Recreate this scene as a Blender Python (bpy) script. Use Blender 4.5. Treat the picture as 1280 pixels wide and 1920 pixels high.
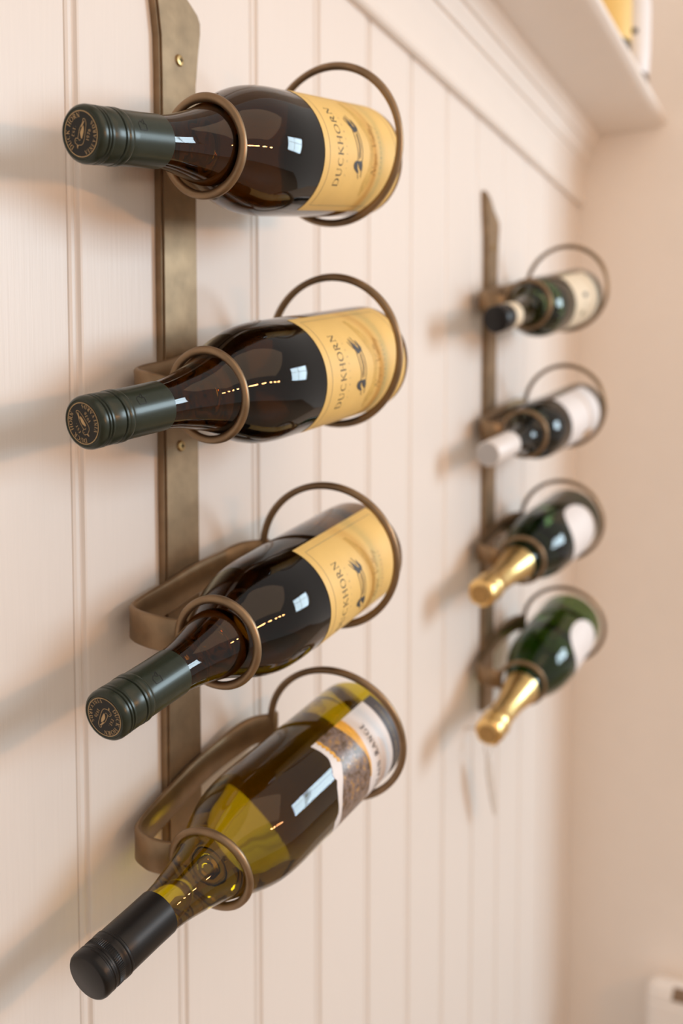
import bpy, bmesh, math, random
from mathutils import Vector, Matrix

for _o in list(bpy.data.objects):
    bpy.data.objects.remove(_o)
scene = bpy.context.scene
COL = scene.collection
PI = math.pi
rad = math.radians
random.seed(7)

# ------------------------------------------------------------------ camera
# world: X runs along the panelled wall, Y=0 is its face (room on -Y), Z up, camera height = 0
FPX, VPX, VPY = 1800.0, 1600.0, 850.0
CAM_D = 0.43
_d = Vector((VPX - 640, VPY - 960, FPX)).normalized()
_p = math.atan((960 - VPY) / FPX)
_u = Vector((0, -math.cos(_p), -math.sin(_p)))
_n = _d.cross(_u)
_M = Matrix((_d, -_n, _u))                       # camera frame (x right, y down, z forward) -> world
_r, _dn, _f = _M @ Vector((1, 0, 0)), _M @ Vector((0, 1, 0)), _M @ Vector((0, 0, 1))
cd = bpy.data.cameras.new('camera')
cam = bpy.data.objects.new('camera', cd)
COL.objects.link(cam)
cam.matrix_world = Matrix((
    (_r.x, -_dn.x, -_f.x, 0), (_r.y, -_dn.y, -_f.y, -CAM_D), (_r.z, -_dn.z, -_f.z, 0), (0, 0, 0, 1)))
cd.sensor_fit = 'VERTICAL'
cd.sensor_height = 36
cd.lens = FPX * 36 / 1920
cd.clip_start = 0.01
cd.dof.use_dof = True
cd.dof.focus_distance = 0.555
cd.dof.aperture_fstop = 4.2
scene.camera = cam

# ------------------------------------------------------------------ light
world = bpy.data.worlds.new('room_light')
scene.world = world
world.use_nodes = True
_bg = world.node_tree.nodes['Background']
_bg.inputs[0].default_value = (1.0, 0.91, 0.83, 1)
_bg.inputs[1].default_value = 0.62

def area(name, loc, target, sx, sy, power, col):
    l = bpy.data.lights.new(name, 'AREA')
    l.shape = 'RECTANGLE'
    l.size, l.size_y, l.energy, l.color = sx, sy, power, col
    o = bpy.data.objects.new(name, l)
    COL.objects.link(o)
    o.location = loc
    o.rotation_euler = (Vector(target) - Vector(loc)).to_track_quat('-Z', 'Y').to_euler()
    return o

def bulb(name, loc, r, power, col):
    l = bpy.data.lights.new(name, 'POINT')
    l.shadow_soft_size, l.energy, l.color = r, power, col
    o = bpy.data.objects.new(name, l)
    COL.objects.link(o)
    o.location = loc
    return o

# daylight through a bay window across the room, a warm table lamp in the room, a warm ceiling spot
WIN_C, WIN_T = Vector((2.45, -2.75, 0.80)), Vector((0.90, 0.0, -0.10))
window_light = area('window_daylight', WIN_C, WIN_T, 0.98, 0.98, 60, (0.70, 0.88, 1.0))
for _i in range(5):                       # a short string of warm bulbs across the room
    bulb('warm_bulb', (0.48 + 0.085 * _i, -1.50, 0.18 + 0.006 * (_i % 2)), 0.018, 3.3, (1.0, 0.44, 0.14))
area('ceiling_light', (0.60, -1.20, 1.14), (1.68, -0.15, 0.15), 1.4, 1.4, 6.3, (1.0, 0.66, 0.40))

vs = scene.view_settings
vs.view_transform = 'Standard'
vs.look = 'None'
vs.gamma = 1
vs.use_curve_mapping = False
vs.exposure = 0.0

# ------------------------------------------------------------------ materials
def _nt(name):
    m = bpy.data.materials.new(name)
    m.use_nodes = True
    nt = m.node_tree
    return m, nt, nt.nodes['Principled BSDF']

def _noise(nt, scale, detail=3, stretch=None, rough=0.5):
    tc = nt.nodes.new('ShaderNodeTexCoord')
    mp = nt.nodes.new('ShaderNodeMapping')
    if stretch:
        mp.inputs['Scale'].default_value = stretch
    nt.links.new(tc.outputs['Object'], mp.inputs['Vector'])
    n = nt.nodes.new('ShaderNodeTexNoise')
    n.inputs['Scale'].default_value = scale
    n.inputs['Detail'].default_value = detail
    n.inputs['Roughness'].default_value = rough
    nt.links.new(mp.outputs['Vector'], n.inputs['Vector'])
    return n

def _ramp(nt, fac, stops):
    r = nt.nodes.new('ShaderNodeValToRGB')
    e = r.color_ramp.elements
    while len(e) < len(stops):
        e.new(0.5)
    for i, (p, c) in enumerate(stops):
        e[i].position = p
        e[i].color = (*c, 1)
    nt.links.new(fac, r.inputs['Fac'])
    return r

def mat(name, col, rough=0.5, metal=0.0, var=0.0, scale=60, stretch=None, bump=0.0, coat=0.0, spec=0.5):
    m, nt, b = _nt(name)
    b.inputs['Roughness'].default_value = rough
    b.inputs['Metallic'].default_value = metal
    b.inputs['Coat Weight'].default_value = coat
    b.inputs['Specular IOR Level'].default_value = spec
    b.inputs['Base Color'].default_value = (*col, 1)
    n = _noise(nt, scale, 4, stretch)
    if var:
        lo = tuple(max(0, c * (1 - var)) for c in col)
        hi = tuple(min(1, c * (1 + var)) for c in col)
        r = _ramp(nt, n.outputs['Fac'], [(0.3, lo), (0.7, hi)])
        nt.links.new(r.outputs['Color'], b.inputs['Base Color'])
    if bump:
        bp = nt.nodes.new('ShaderNodeBump')
        bp.inputs['Strength'].default_value = bump
        bp.inputs['Distance'].default_value = 0.001
        nt.links.new(n.outputs['Fac'], bp.inputs['Height'])
        nt.links.new(bp.outputs['Normal'], b.inputs['Normal'])
    return m

def glass(name, tint, rough=0.0, ior=1.45, absorb=None):
    m, nt, b = _nt(name)
    b.inputs['Base Color'].default_value = (*tint, 1)
    b.inputs['Roughness'].default_value = rough
    b.inputs['IOR'].default_value = ior
    b.inputs['Transmission Weight'].default_value = 1.0
    if absorb:
        va = nt.nodes.new('ShaderNodeVolumeAbsorption')
        va.inputs['Color'].default_value = (*absorb[0], 1)
        va.inputs['Density'].default_value = absorb[1]
        nt.links.new(va.outputs['Volume'], nt.nodes['Material Output'].inputs['Volume'])
    return m

M_panel = mat('cream_paint_on_boards', (0.80, 0.745, 0.70), 0.42, var=0.012, scale=30, stretch=(14, 14, 0.5), bump=0.22)
M_wall = mat('plain_wall_paint', (0.90, 0.85, 0.80), 0.75, var=0.01, scale=20)
M_trim = mat('trim_paint', (0.82, 0.765, 0.715), 0.40, var=0.01, scale=20)
M_floor = mat('oak_floor', (0.42, 0.30, 0.20), 0.45, var=0.2, scale=6, stretch=(1, 8, 1))
M_bronze = mat('aged_bronze', (0.285, 0.195, 0.115), 0.42, metal=0.8, var=0.16, scale=70, bump=0.12)
M_screw = mat('brass_screw', (0.50, 0.33, 0.14), 0.35, metal=0.9, var=0.15, scale=200)
M_dark_hole = mat('dark_recess', (0.03, 0.022, 0.015), 0.8, var=0.1)
M_amber = glass('dark_amber_glass', (0.20, 0.090, 0.002), absorb=((0.50, 0.36, 0.02), 16))
M_olive = glass('olive_green_glass', (0.70, 0.56, 0.008), absorb=((0.56, 0.46, 0.02), 16))
M_green = glass('deep_green_glass', (0.013, 0.015, 0.004))
M_black_glass = glass('black_green_glass', (0.010, 0.009, 0.005))
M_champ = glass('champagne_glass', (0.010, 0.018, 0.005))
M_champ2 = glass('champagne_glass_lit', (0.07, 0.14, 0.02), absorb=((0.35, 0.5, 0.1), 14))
M_capgreen = mat('green_metal_cap', (0.021, 0.029, 0.018), 0.31, metal=0.1, var=0.1, scale=300, coat=0.05, spec=0.4)
M_capblack = mat('black_metal_cap', (0.006, 0.005, 0.005), 0.36, metal=0.0, var=0.1, scale=300, coat=0.0, spec=0.35)
M_gold_ink = mat('gold_ink', (0.52, 0.36, 0.18), 0.45, metal=0.35, var=0.1, scale=400)
M_black_ink = mat('cap_disc_black', (0.005, 0.006, 0.005), 0.6, var=0.1)
M_yellow = mat('yellow_label_paper', (0.82, 0.57, 0.19), 0.55, var=0.05, scale=45)
M_ink = mat('label_ink', (0.075, 0.06, 0.035), 0.6, var=0.1)
M_ink_grey = mat('label_ink_grey', (0.33, 0.28, 0.17), 0.6, var=0.1)
M_ink_brown = mat('label_ink_brown', (0.40, 0.22, 0.05), 0.6, var=0.2)
M_duck = mat('illustration_ink', (0.055, 0.058, 0.065), 0.6, var=0.5, scale=900)
M_shade = mat('illustration_wash', (0.66, 0.44, 0.12), 0.6, var=0.12, scale=250)
M_paper_back = mat('back_label_paper', (0.62, 0.52, 0.36), 0.7, var=0.03)
M_white_paper = mat('white_label_paper', (0.80, 0.77, 0.77), 0.5, var=0.02)
M_cream_paper = mat('cream_label_paper', (0.76, 0.66, 0.50), 0.55, var=0.03)
M_grey_band = mat('slate_label_band', (0.075, 0.068, 0.075), 0.5, var=0.05)
M_black_text = mat('black_text', (0.035, 0.03, 0.035), 0.5, var=0.05)
M_peach_text = mat('peach_text', (0.80, 0.55, 0.38), 0.5, var=0.05)
M_orange = mat('orange_paint_edge', (0.80, 0.42, 0.05), 0.45, var=0.22, scale=160, stretch=(3, 1, 1))
M_foil = mat('gold_foil', (0.80, 0.54, 0.22), 0.30, metal=1.0, var=0.1, scale=60, bump=0.5)
M_foil_disc = mat('gold_foil_disc', (0.42, 0.25, 0.09), 0.45, metal=0.8, var=0.25, scale=300)
M_whitecap = mat('white_capsule', (0.78, 0.75, 0.74), 0.4, var=0.02)
M_greydisc = mat('grey_capsule_end', (0.47, 0.46, 0.46), 0.4, var=0.03)
M_heater = mat('heater_enamel', (0.93, 0.90, 0.87), 0.35, var=0.01)
M_vent = mat('heater_vent', (0.24, 0.16, 0.10), 0.6, var=0.1)
M_steel = mat('pale_steel', (0.70, 0.64, 0.58), 0.4, metal=0.3, var=0.1)

def rock_material():
    m, nt, b = _nt('rock_face_print')
    n = _noise(nt, 170, 6, rough=0.65)
    n2 = _noise(nt, 420, 3)
    r = _ramp(nt, n.outputs['Fac'], [(0.30, (0.035, 0.028, 0.02)), (0.43, (0.16, 0.095, 0.05)),
                                     (0.52, (0.22, 0.17, 0.16)), (0.62, (0.36, 0.20, 0.07)), (0.74, (0.62, 0.47, 0.28))])
    nt.links.new(r.outputs['Color'], b.inputs['Base Color'])
    r2 = _ramp(nt, n2.outputs['Fac'], [(0.60, (0, 0, 0)), (0.68, (1, 1, 1))])
    nt.links.new(r2.outputs['Color'], b.inputs['Metallic'])
    b.inputs['Roughness'].default_value = 0.32
    return m
M_rock = rock_material()

# ------------------------------------------------------------------ helpers
def tag(o, label=None, cat=None, group=None, kind=None):
    if label: o['label'] = label
    if cat: o['category'] = cat
    if group: o['group'] = group
    if kind: o['kind'] = kind
    return o

def obj(name, verts, faces, m, parent=None, smooth=True, angle=35):
    me = bpy.data.meshes.new(name)
    me.from_pydata([tuple(v) for v in verts], [], faces)
    me.validate()
    me.materials.append(m)
    if smooth:
        me.shade_smooth()
        me.set_sharp_from_angle(angle=rad(angle))
    o = bpy.data.objects.new(name, me)
    COL.objects.link(o)
    if parent:
        o.parent = parent
    return o

def fix_normals(o):
    bm = bmesh.new()
    bm.from_mesh(o.data)
    bmesh.ops.recalc_face_normals(bm, faces=bm.faces)
    bm.to_mesh(o.data)
    bm.free()
    return o

def box(name, lo, hi, m, parent=None, bevel=0.0):
    bm = bmesh.new()
    bmesh.ops.create_cube(bm, size=1)
    for v in bm.verts:
        v.co = Vector([lo[i] + (v.co[i] + 0.5) * (hi[i] - lo[i]) for i in range(3)])
    if bevel:
        bmesh.ops.bevel(bm, geom=bm.edges[:], offset=bevel, segments=3, profile=0.6, affect='EDGES')
    me = bpy.data.meshes.new(name)
    bm.to_mesh(me)
    bm.free()
    me.materials.append(m)
    if bevel:
        me.shade_smooth()
        me.set_sharp_from_angle(angle=rad(50))
    o = bpy.data.objects.new(name, me)
    COL.objects.link(o)
    if parent:
        o.parent = parent
    return o

def empty(name, loc=(0, 0, 0)):
    o = bpy.data.objects.new(name, None)
    o.empty_display_size = 0.02
    COL.objects.link(o)
    o.location = loc
    return o

def catmull(pts, n=8):
    pts = [Vector(p) for p in pts]
    out = []
    for i in range(len(pts) - 1):
        p0 = pts[max(i - 1, 0)]; p1 = pts[i]; p2 = pts[i + 1]; p3 = pts[min(i + 2, len(pts) - 1)]
        for k in range(n):
            t = k / n
            out.append(0.5 * ((2 * p1) + (p2 - p0) * t + (2 * p0 - 5 * p1 + 4 * p2 - p3) * t * t
                              + (3 * p1 - p0 - 3 * p2 + p3) * t ** 3))
    out.append(pts[-1])
    return out

def interp(tab, x):
    if x <= tab[0][0]: return tab[0][1]
    for (a, b), (c, d) in zip(tab, tab[1:]):
        if x <= c:
            return b + (d - b) * (x - a) / (c - a)
    return tab[-1][1]

def lathe_data(profile, L, seg=96, wob=None):
    """profile of (t, r) along the bottle axis; local x = t-L, angle 0 faces the room, +90 faces up"""
    V, F, rings = [], [], []
    for t, r in profile:
        if r < 1e-6:
            V.append((t - L, 0, 0)); rings.append([len(V) - 1])
        else:
            ring = []
            for k in range(seg):
                a = 2 * PI * k / seg
                rr = r + (wob(t, a, k) if wob else 0)
                V.append((t - L, -rr * math.cos(a), rr * math.sin(a))); ring.append(len(V) - 1)
            rings.append(ring)
    for A, B in zip(rings, rings[1:]):
        if len(A) == 1 and len(B) == 1: continue
        for k in range(seg):
            k2 = (k + 1) % seg
            if len(A) == 1: F.append((A[0], B[k2], B[k]))
            elif len(B) == 1: F.append((A[k], A[k2], B[0]))
            else: F.append((A[k], A[k2], B[k2], B[k]))
    return V, F

def lathe(name, profile, L, m, parent, seg=96, wob=None, angle=35):
    V, F = lathe_data(profile, L, seg, wob)
    return fix_normals(obj(name, V, F, m, parent, True, angle))

# 2-D drawing on a bottle: (u to the right of the print, v up the print) -> local point
def on_cyl(L, R, t0, phi0):
    return lambda u, v: (t0 - v - L, -R * math.cos(phi0 + u / R), R * math.sin(phi0 + u / R))

def on_disc(x, rot):
    c, s = math.cos(rot), math.sin(rot)
    return lambda u, v: (x, -(u * c - v * s), (u * s + v * c))

def strip_patch(name, L, R, ph0, ph1, tlo, thi, m, parent, nphi=40, nt=6):
    """paper on the bottle from angle ph0 to ph1 (deg), between t=tlo(phi) and thi(phi)"""
    V, F = [], []
    f0 = tlo if callable(tlo) else (lambda a: tlo)
    f1 = thi if callable(thi) else (lambda a: thi)
    for i in range(nphi + 1):
        a = ph0 + (ph1 - ph0) * i / nphi
        for j in range(nt + 1):
            t = f0(a) + (f1(a) - f0(a)) * j / nt
            V.append((t - L, -R * math.cos(rad(a)), R * math.sin(rad(a))))
    for i in range(nphi):
        for j in range(nt):
            b = i * (nt + 1) + j
            F.append((b, b + 1, b + nt + 2, b + nt + 1))
    return obj(name, V, F, m, parent)

# ---- stroke lettering (thick and thin strokes with small serifs)
TK, TN = 0.135, 0.055
def _arc(cx, cy, rx, ry, a0, a1, n=14):
    return [(cx + rx * math.cos(rad(a0 + (a1 - a0) * i / n)), cy + ry * math.sin(rad(a0 + (a1 - a0) * i / n))) for i in range(n + 1)]
def _sf(*ps): return [([(x - 0.13, y), (x + 0.13, y)], TN) for x, y in ps]
GL = {
 'A': (0.95, [([(0.08, 0), (0.47, 1)], TN), ([(0.47, 1), (0.88, 0)], TK), ([(0.23, 0.36), (0.72, 0.36)], TN)] + _sf((0.08, 0), (0.88, 0))),
 'B': (0.75, [([(0.15, 0), (0.15, 1)], TK), (_arc(0.2, 0.75, 0.38, 0.25, 90, -90), TN), (_arc(0.2, 0.26, 0.45, 0.26, 90, -90), TK)]),
 'C': (0.98, [(_arc(0.55, 0.5, 0.45, 0.5, 48, 140), TN), (_arc(0.55, 0.5, 0.45, 0.5, 135, 225), TK), (_arc(0.55, 0.5, 0.45, 0.5, 220, 312), TN)]),
 'D': (0.98, [([(0.16, 0), (0.16, 1)], TK), ([(0.05, 1), (0.42, 1)], TN), ([(0.05, 0), (0.42, 0)], TN), (_arc(0.40, 0.5, 0.5, 0.5, 90, 45), TN), (_arc(0.40, 0.5, 0.5, 0.5, 50, -50), TK), (_arc(0.40, 0.5, 0.5, 0.5, -45, -90), TN)]),
 'E': (0.72, [([(0.16, 0), (0.16, 1)], TK), ([(0.05, 1), (0.62, 1)], TN), ([(0.16, 0.52), (0.5, 0.52)], TN), ([(0.05, 0), (0.66, 0)], TN)]),
 'F': (0.68, [([(0.16, 0), (0.16, 1)], TK), ([(0.05, 1), (0.62, 1)], TN), ([(0.16, 0.52), (0.5, 0.52)], TN)]),
 'G': (1.02, [(_arc(0.55, 0.5, 0.45, 0.5, 48, 140), TN), (_arc(0.55, 0.5, 0.45, 0.5, 135, 225), TK), (_arc(0.55, 0.5, 0.45, 0.5, 220, 320), TN), ([(0.9, 0.12), (0.9, 0.45)], TK), ([(0.68, 0.45), (1.0, 0.45)], TN)]),
 'H': (1.02, [([(0.17, 0), (0.17, 1)], TK), ([(0.85, 0), (0.85, 1)], TK), ([(0.17, 0.52), (0.85, 0.52)], TN)] + _sf((0.17, 0), (0.17, 1), (0.85, 0), (0.85, 1))),
 'I': (0.38, [([(0.19, 0), (0.19, 1)], TK)] + _sf((0.19, 0), (0.19, 1))),
 'K': (0.95, [([(0.17, 0), (0.17, 1)], TK), ([(0.78, 1), (0.2, 0.48)], TN), ([(0.34, 0.6), (0.86, 0)], TK)] + _sf((0.17, 0), (0.17, 1), (0.78, 1), (0.86, 0))),
 'L': (0.70, [([(0.16, 0), (0.16, 1)], TK), ([(0.05, 0), (0.64, 0)], TN)]),
 'M': (1.15, [([(0.14, 0), (0.2, 1)], TN), ([(0.2, 1), (0.57, 0.05)], TK), ([(0.57, 0.05), (0.94, 1)], TN), ([(0.94, 1), (1.0, 0)], TK)]),
 'N': (1.02, [([(0.17, 0), (0.17, 1)], TN), ([(0.17, 1), (0.85, 0)], TK), ([(0.85, 0), (0.85, 1)], TN)] + _sf((0.17, 0), (0.14, 1), (0.85, 1))),
 'O': (1.12, [(_arc(0.56, 0.5, 0.48, 0.5, 50, 130), TN), (_arc(0.56, 0.5, 0.48, 0.5, 125, 235), TK), (_arc(0.56, 0.5, 0.48, 0.5, 230, 310), TN), (_arc(0.56, 0.5, 0.48, 0.5, 305, 415), TK)]),
 'P': (0.75, [([(0.15, 0), (0.15, 1)], TK), ([(0.05, 1), (0.3, 1)], TN), (_arc(0.3, 0.74, 0.36, 0.26, 90, -90), TK), ([(0.15, 0.48), (0.3, 0.48)], TN)]),
 'R': (0.88, [([(0.17, 0), (0.17, 1)], TK), ([(0.05, 1), (0.36, 1)], TN), (_arc(0.34, 0.75, 0.34, 0.25, 90, -90), TK), ([(0.17, 0.5), (0.34, 0.5)], TN), ([(0.36, 0.5), (0.84, 0)], TK)] + _sf((0.17, 0), (0.84, 0))),
 'S': (0.72, [(_arc(0.36, 0.76, 0.26, 0.24, 30, 180), TN), (_arc(0.36, 0.76, 0.26, 0.26, 180, 270) + _arc(0.36, 0.26, 0.28, 0.24, 90, 0), TK), (_arc(0.36, 0.26, 0.28, 0.26, 0, -150), TN)]),
 'T': (0.85, [([(0.42, 0), (0.42, 1)], TK), ([(0.04, 1), (0.8, 1)], TN)] + _sf((0.42, 0))),
 'U': (1.0, [([(0.17, 1), (0.17, 0.38)] + _arc(0.5, 0.38, 0.33, 0.38, 180, 250), TK), (_arc(0.5, 0.38, 0.33, 0.38, 245, 360) + [(0.83, 1)], TN)] + _sf((0.17, 1), (0.83, 1))),
 'V': (0.95, [([(0.08, 1), (0.48, 0)], TK), ([(0.48, 0), (0.88, 1)], TN)] + _sf((0.08, 1), (0.88, 1))),
 'Y': (0.9, [([(0.08, 1), (0.45, 0.45)], TK), ([(0.45, 0.45), (0.84, 1)], TN), ([(0.45, 0.45), (0.45, 0)], TK)]),
 '1': (0.5, [([(0.1, 0.8), (0.27, 1)], TN), ([(0.27, 1), (0.27, 0)], TK)] + _sf((0.27, 0))),
 '9': (0.7, [(_arc(0.34, 0.68, 0.26, 0.32, 0, 360, 20), 0.1), (_arc(0.1, 0.66, 0.5, 0.66, 0, -65), 0.1)]),
 '7': (0.65, [([(0.06, 1), (0.6, 1)], 0.09), ([(0.6, 1), (0.22, 0)], TK)]),
 '6': (0.7, [(_arc(0.36, 0.32, 0.26, 0.32, 0, 360, 20), 0.1), (_arc(0.6, 0.34, 0.5, 0.66, 180, 115), 0.1)]),
 '.': (0.3, [([(0.1, 0.06), (0.22, 0.06)], 0.13)]),
 ' ': (0.5, []),
 # flowing script, lower case
 'a': (0.5, [(_arc(0.22, 0.24, 0.18, 0.22, 20, 380, 16), 0.06), ([(0.42, 0.45), (0.38, 0.1), (0.52, 0.08)], 0.07)]),
 'p': (0.52, [([(0.14, 0.5), (0.02, -0.4)], 0.07), (_arc(0.26, 0.24, 0.17, 0.22, 160, -160, 16), 0.05), ([(0.4, 0.2), (0.54, 0.14)], 0.04)]),
 'l': (0.34, [([(0.02, 0.1), (0.3, 0.8), (0.26, 1.0), (0.14, 0.8), (0.1, 0.1), (0.34, 0.1)], 0.055)]),
 'e': (0.44, [([(0.06, 0.22), (0.36, 0.3)], 0.04), (_arc(0.22, 0.24, 0.17, 0.22, 15, 320, 14), 0.06)]),
 'y': (0.56, [([(0.06, 0.46), (0.12, 0.06), (0.3, 0.08), (0.42, 0.46)], 0.05), ([(0.42, 0.46), (0.28, -0.4), (0.08, -0.42), (0.3, -0.1), (0.7, 0.2)], 0.05)]),
}

def text_strokes(s, h, track=0.12, wx=1.0, slant=0.0, fat=1.0):
    x, out = 0.0, []
    for ch in s:
        w, st = GL[ch]
        for pts, wd in st:
            out.append(([((x + px * wx + slant * py) * h, py * h) for px, py in pts], wd * h * fat))
        x += w * wx + track
    tot = (x - track) * h
    return [([(px - tot / 2, py - h / 2) for px, py in pts], wd) for pts, wd in out]

def stroke_data(strokes, fn, step):
    V, F = [], []
    for pts, wd in strokes:
        P = [Vector(pts[0])]
        for a, b in zip(pts, pts[1:]):
            a, b = Vector(a), Vector(b)
            k = max(1, int((b - a).length / step))
            for i in range(1, k + 1):
                P.append(a.lerp(b, i / k))
        base = len(V)
        for i, p in enumerate(P):
            d = (P[min(i + 1, len(P) - 1)] - P[max(i - 1, 0)])
            if d.length < 1e-9: d = Vector((1, 0))
            d.normalize()
            nrm = Vector((-d.y, d.x)) * wd / 2
            for s in (1, -1):
                q = p + nrm * s
                V.append(fn(q.x, q.y))
        for i in range(len(P) - 1):
            b = base + 2 * i
            F.append((b, b + 1, b + 3, b + 2))
    return V, F

def strokes(name, st, fn, m, parent, step=0.0012):
    V, F = stroke_data(st, fn, step)
    return obj(name, V, F, m, parent, False)

def blob(name, polys, fn, m, parent, n=5):
    """filled shapes: each poly is a list of (u, v_low, v_high) columns"""
    V, F = [], []
    for cols in polys:
        c = catmull([Vector(k) for k in cols], n)
        b = len(V)
        for u, lo, hi in c:
            V.append(fn(u, lo)); V.append(fn(u, hi))
        for i in range(len(c) - 1):
            F.append((b + 2 * i, b + 2 * i + 1, b + 2 * i + 3, b + 2 * i + 2))
    return obj(name, V, F, m, parent, False)

def bottle_root(name, W, d, L):
    """empty at the bottle's base; local X along the axis towards the base, Y towards the wall, Z up"""
    d = Vector(d).normalized()
    y = Vector((0, 1, 0)); y = (y - d * y.dot(d)).normalized()
    z = d.cross(y)
    o = empty(name)
    B = Vector(W) + d * L
    o.matrix_world = Matrix(((d.x, y.x, z.x, B.x), (d.y, y.y, z.y, B.y), (d.z, y.z, z.z, B.z), (0, 0, 0, 1)))
    return o

# ------------------------------------------------------------------ the room
XR = 1.68
ZF, ZT = -1.45, 1.15
wall_back = tag(box('wall_back', (-2.6, 0.014, ZF), (XR, 0.10, ZT), M_wall), kind='structure')
YE = -0.40                                            # the right-hand wall is a short return; the room goes on beyond it
wall_right = tag(box('wall_right', (XR, YE, ZF), (XR + 0.12, 0.10, ZT), M_wall), kind='structure')
window = tag(empty('window_1'), kind='structure')
window.matrix_world = Matrix.Translation(WIN_C) @ (WIN_T - WIN_C).to_track_quat('-Z', 'Y').to_matrix().to_4x4()
for nm, lo, hi in (('frame', (-0.62, -0.62, -0.03), (-0.555, 0.62, 0.03)), ('frame', (0.555, -0.62, -0.03), (0.62, 0.62, 0.03)),
                   ('frame', (-0.555, -0.62, -0.03), (0.555, -0.555, 0.03)), ('frame', (-0.555, 0.555, -0.03), (0.555, 0.62, 0.03)),
                   ('glazing_bar', (-0.012, -0.555, -0.03), (0.012, 0.555, -0.008)), ('glazing_bar', (-0.555, 0.14, -0.029), (0.555, 0.162, -0.009))):
    box(nm, lo, hi, M_trim, window, 0.004)
floor = tag(box('floor', (-2.6, -3.2, ZF - 0.05), (4.2, 0.10, ZF), M_floor), kind='structure')
tag(box('baseboard_back', (-2.6, -0.016, ZF), (XR, 0.001, ZF + 0.11), M_trim, bevel=0.004), kind='structure')
tag(box('baseboard_right', (XR - 0.016, YE, ZF), (XR + 0.001, -0.016, ZF + 0.11), M_trim, bevel=0.004), kind='structure')

# beaded tongue and groove boards
PW, SEAM0 = 0.1022, 0.4585
prof = [(0.0, 0.0030), (0.0012, 0.0022), (0.0026, 0.0004), (0.0040, 0.0), (PW - 0.0100, 0.0), (PW - 0.0090, 0.0006),
        (PW - 0.0082, 0.0024), (PW - 0.0074, 0.0008), (PW - 0.0056, 0.0), (PW - 0.0034, 0.0), (PW - 0.0018, 0.0008), (PW - 0.0004, 0.0030), (PW, 0.0030)]
def plank_mesh(w):
    pr = [(x, y) for x, y in prof if x <= w]
    if pr[-1][0] < w: pr.append((w, 0.0))
    z0, z1 = ZF, 0.50
    V, F = [], []
    for x, y in pr:
        V += [(x, y, z0), (x, y, z1)]
    for i in range(len(pr) - 1):
        F.append((2 * i, 2 * i + 2, 2 * i + 3, 2 * i + 1))
    k = len(V)
    V += [(0, 0.0138, z0), (0, 0.0138, z1), (w, 0.0138, z0), (w, 0.0138, z1)]
    e = 2 * (len(pr) - 1)
    F += [(k, 0, 1, k + 1), (e, k + 2, k + 3, e + 1), (k + 2, k, k + 1, k + 3)]
    me = bpy.data.meshes.new('plank')
    me.from_pydata(V, [], F)
    me.materials.append(M_panel)
    return me
full = plank_mesh(PW)
x = SEAM0 - 30 * PW
while x < XR - 0.002:
    me = full if x + PW <= XR else plank_mesh(XR - x - 0.0002)
    o = bpy.data.objects.new('plank', me)
    COL.objects.link(o)
    o.location = (x, 0, 0)
    o.parent = wall_back
    x += PW

# crown moulding under the shelf
mp = [(0.0, 0.424), (-0.007, 0.424), (-0.0095, 0.427), (-0.0095, 0.433), (-0.007, 0.437), (-0.008, 0.446),
      (-0.0085, 0.470), (-0.010, 0.480), (-0.013, 0.486), (-0.013, 0.491), (-0.0165, 0.492), (-0.018, 0.500), (-0.022, 0.506), (-0.023, 0.512),
      (-0.0265, 0.513), (-0.028, 0.522), (-0.033, 0.530), (-0.036, 0.532), (-0.036, 0.5375), (0.0, 0.5375)]
V, F = [], []
for xx in (-2.6, XR - 0.0003):
    for y, z in mp: V.append((xx, y, z))
n = len(mp)
for i in range(n):
    j = (i + 1) % n
    F.append((i, j, n + j, n + i))
F += [tuple(range(n)), tuple(range(2 * n - 1, n - 1, -1))]
tag(fix_normals(obj('trim_1', V, F, M_trim, None, True, 30)), kind='structure')

# shelf board with rounded nose
sp = [(0.0, 0.5378), (-0.131, 0.5378), (-0.138, 0.5395), (-0.1425, 0.5435), (-0.1435, 0.5475), (-0.1425, 0.552), (-0.138, 0.556), (-0.131, 0.5575), (0.0, 0.5575)]
V, F = [], []
for xx in (-2.6, XR - 0.0003):
    for y, z in sp: V.append((xx, y, z))
n = len(sp)
for i in range(n):
    j = (i + 1) % n
    F.append((i, j, n + j, n + i))
F += [tuple(range(n)), tuple(range(2 * n - 1, n - 1, -1))]
tag(fix_normals(obj('shelf', V, F, M_trim, None, True, 30)), 'cream painted shelf board with rounded front edge above the moulding', 'shelf')

# ------------------------------------------------------------------ wine racks
RS, RB, RR = 0.0283, 0.0551, 0.0028
SMALL = [(0.4908, -0.0732, 0.1875, 1, 8.3), (0.4995, -0.0682, 0.0365, 0, 10.4), (0.4919, -0.0796, -0.1191, 5, 7.2), (0.4941, -0.0713, -0.2680, 4, 15.1)]
BIG = [(0.6424, -0.0804, 0.2286, 0, 9.2), (0.6465, -0.0789, 0.0770, 0, 9.8), (0.6359, -0.0801, -0.0781, 5, 10.6), (0.6414, -0.0833, -0.2167, 5, 14.7)]

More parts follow.
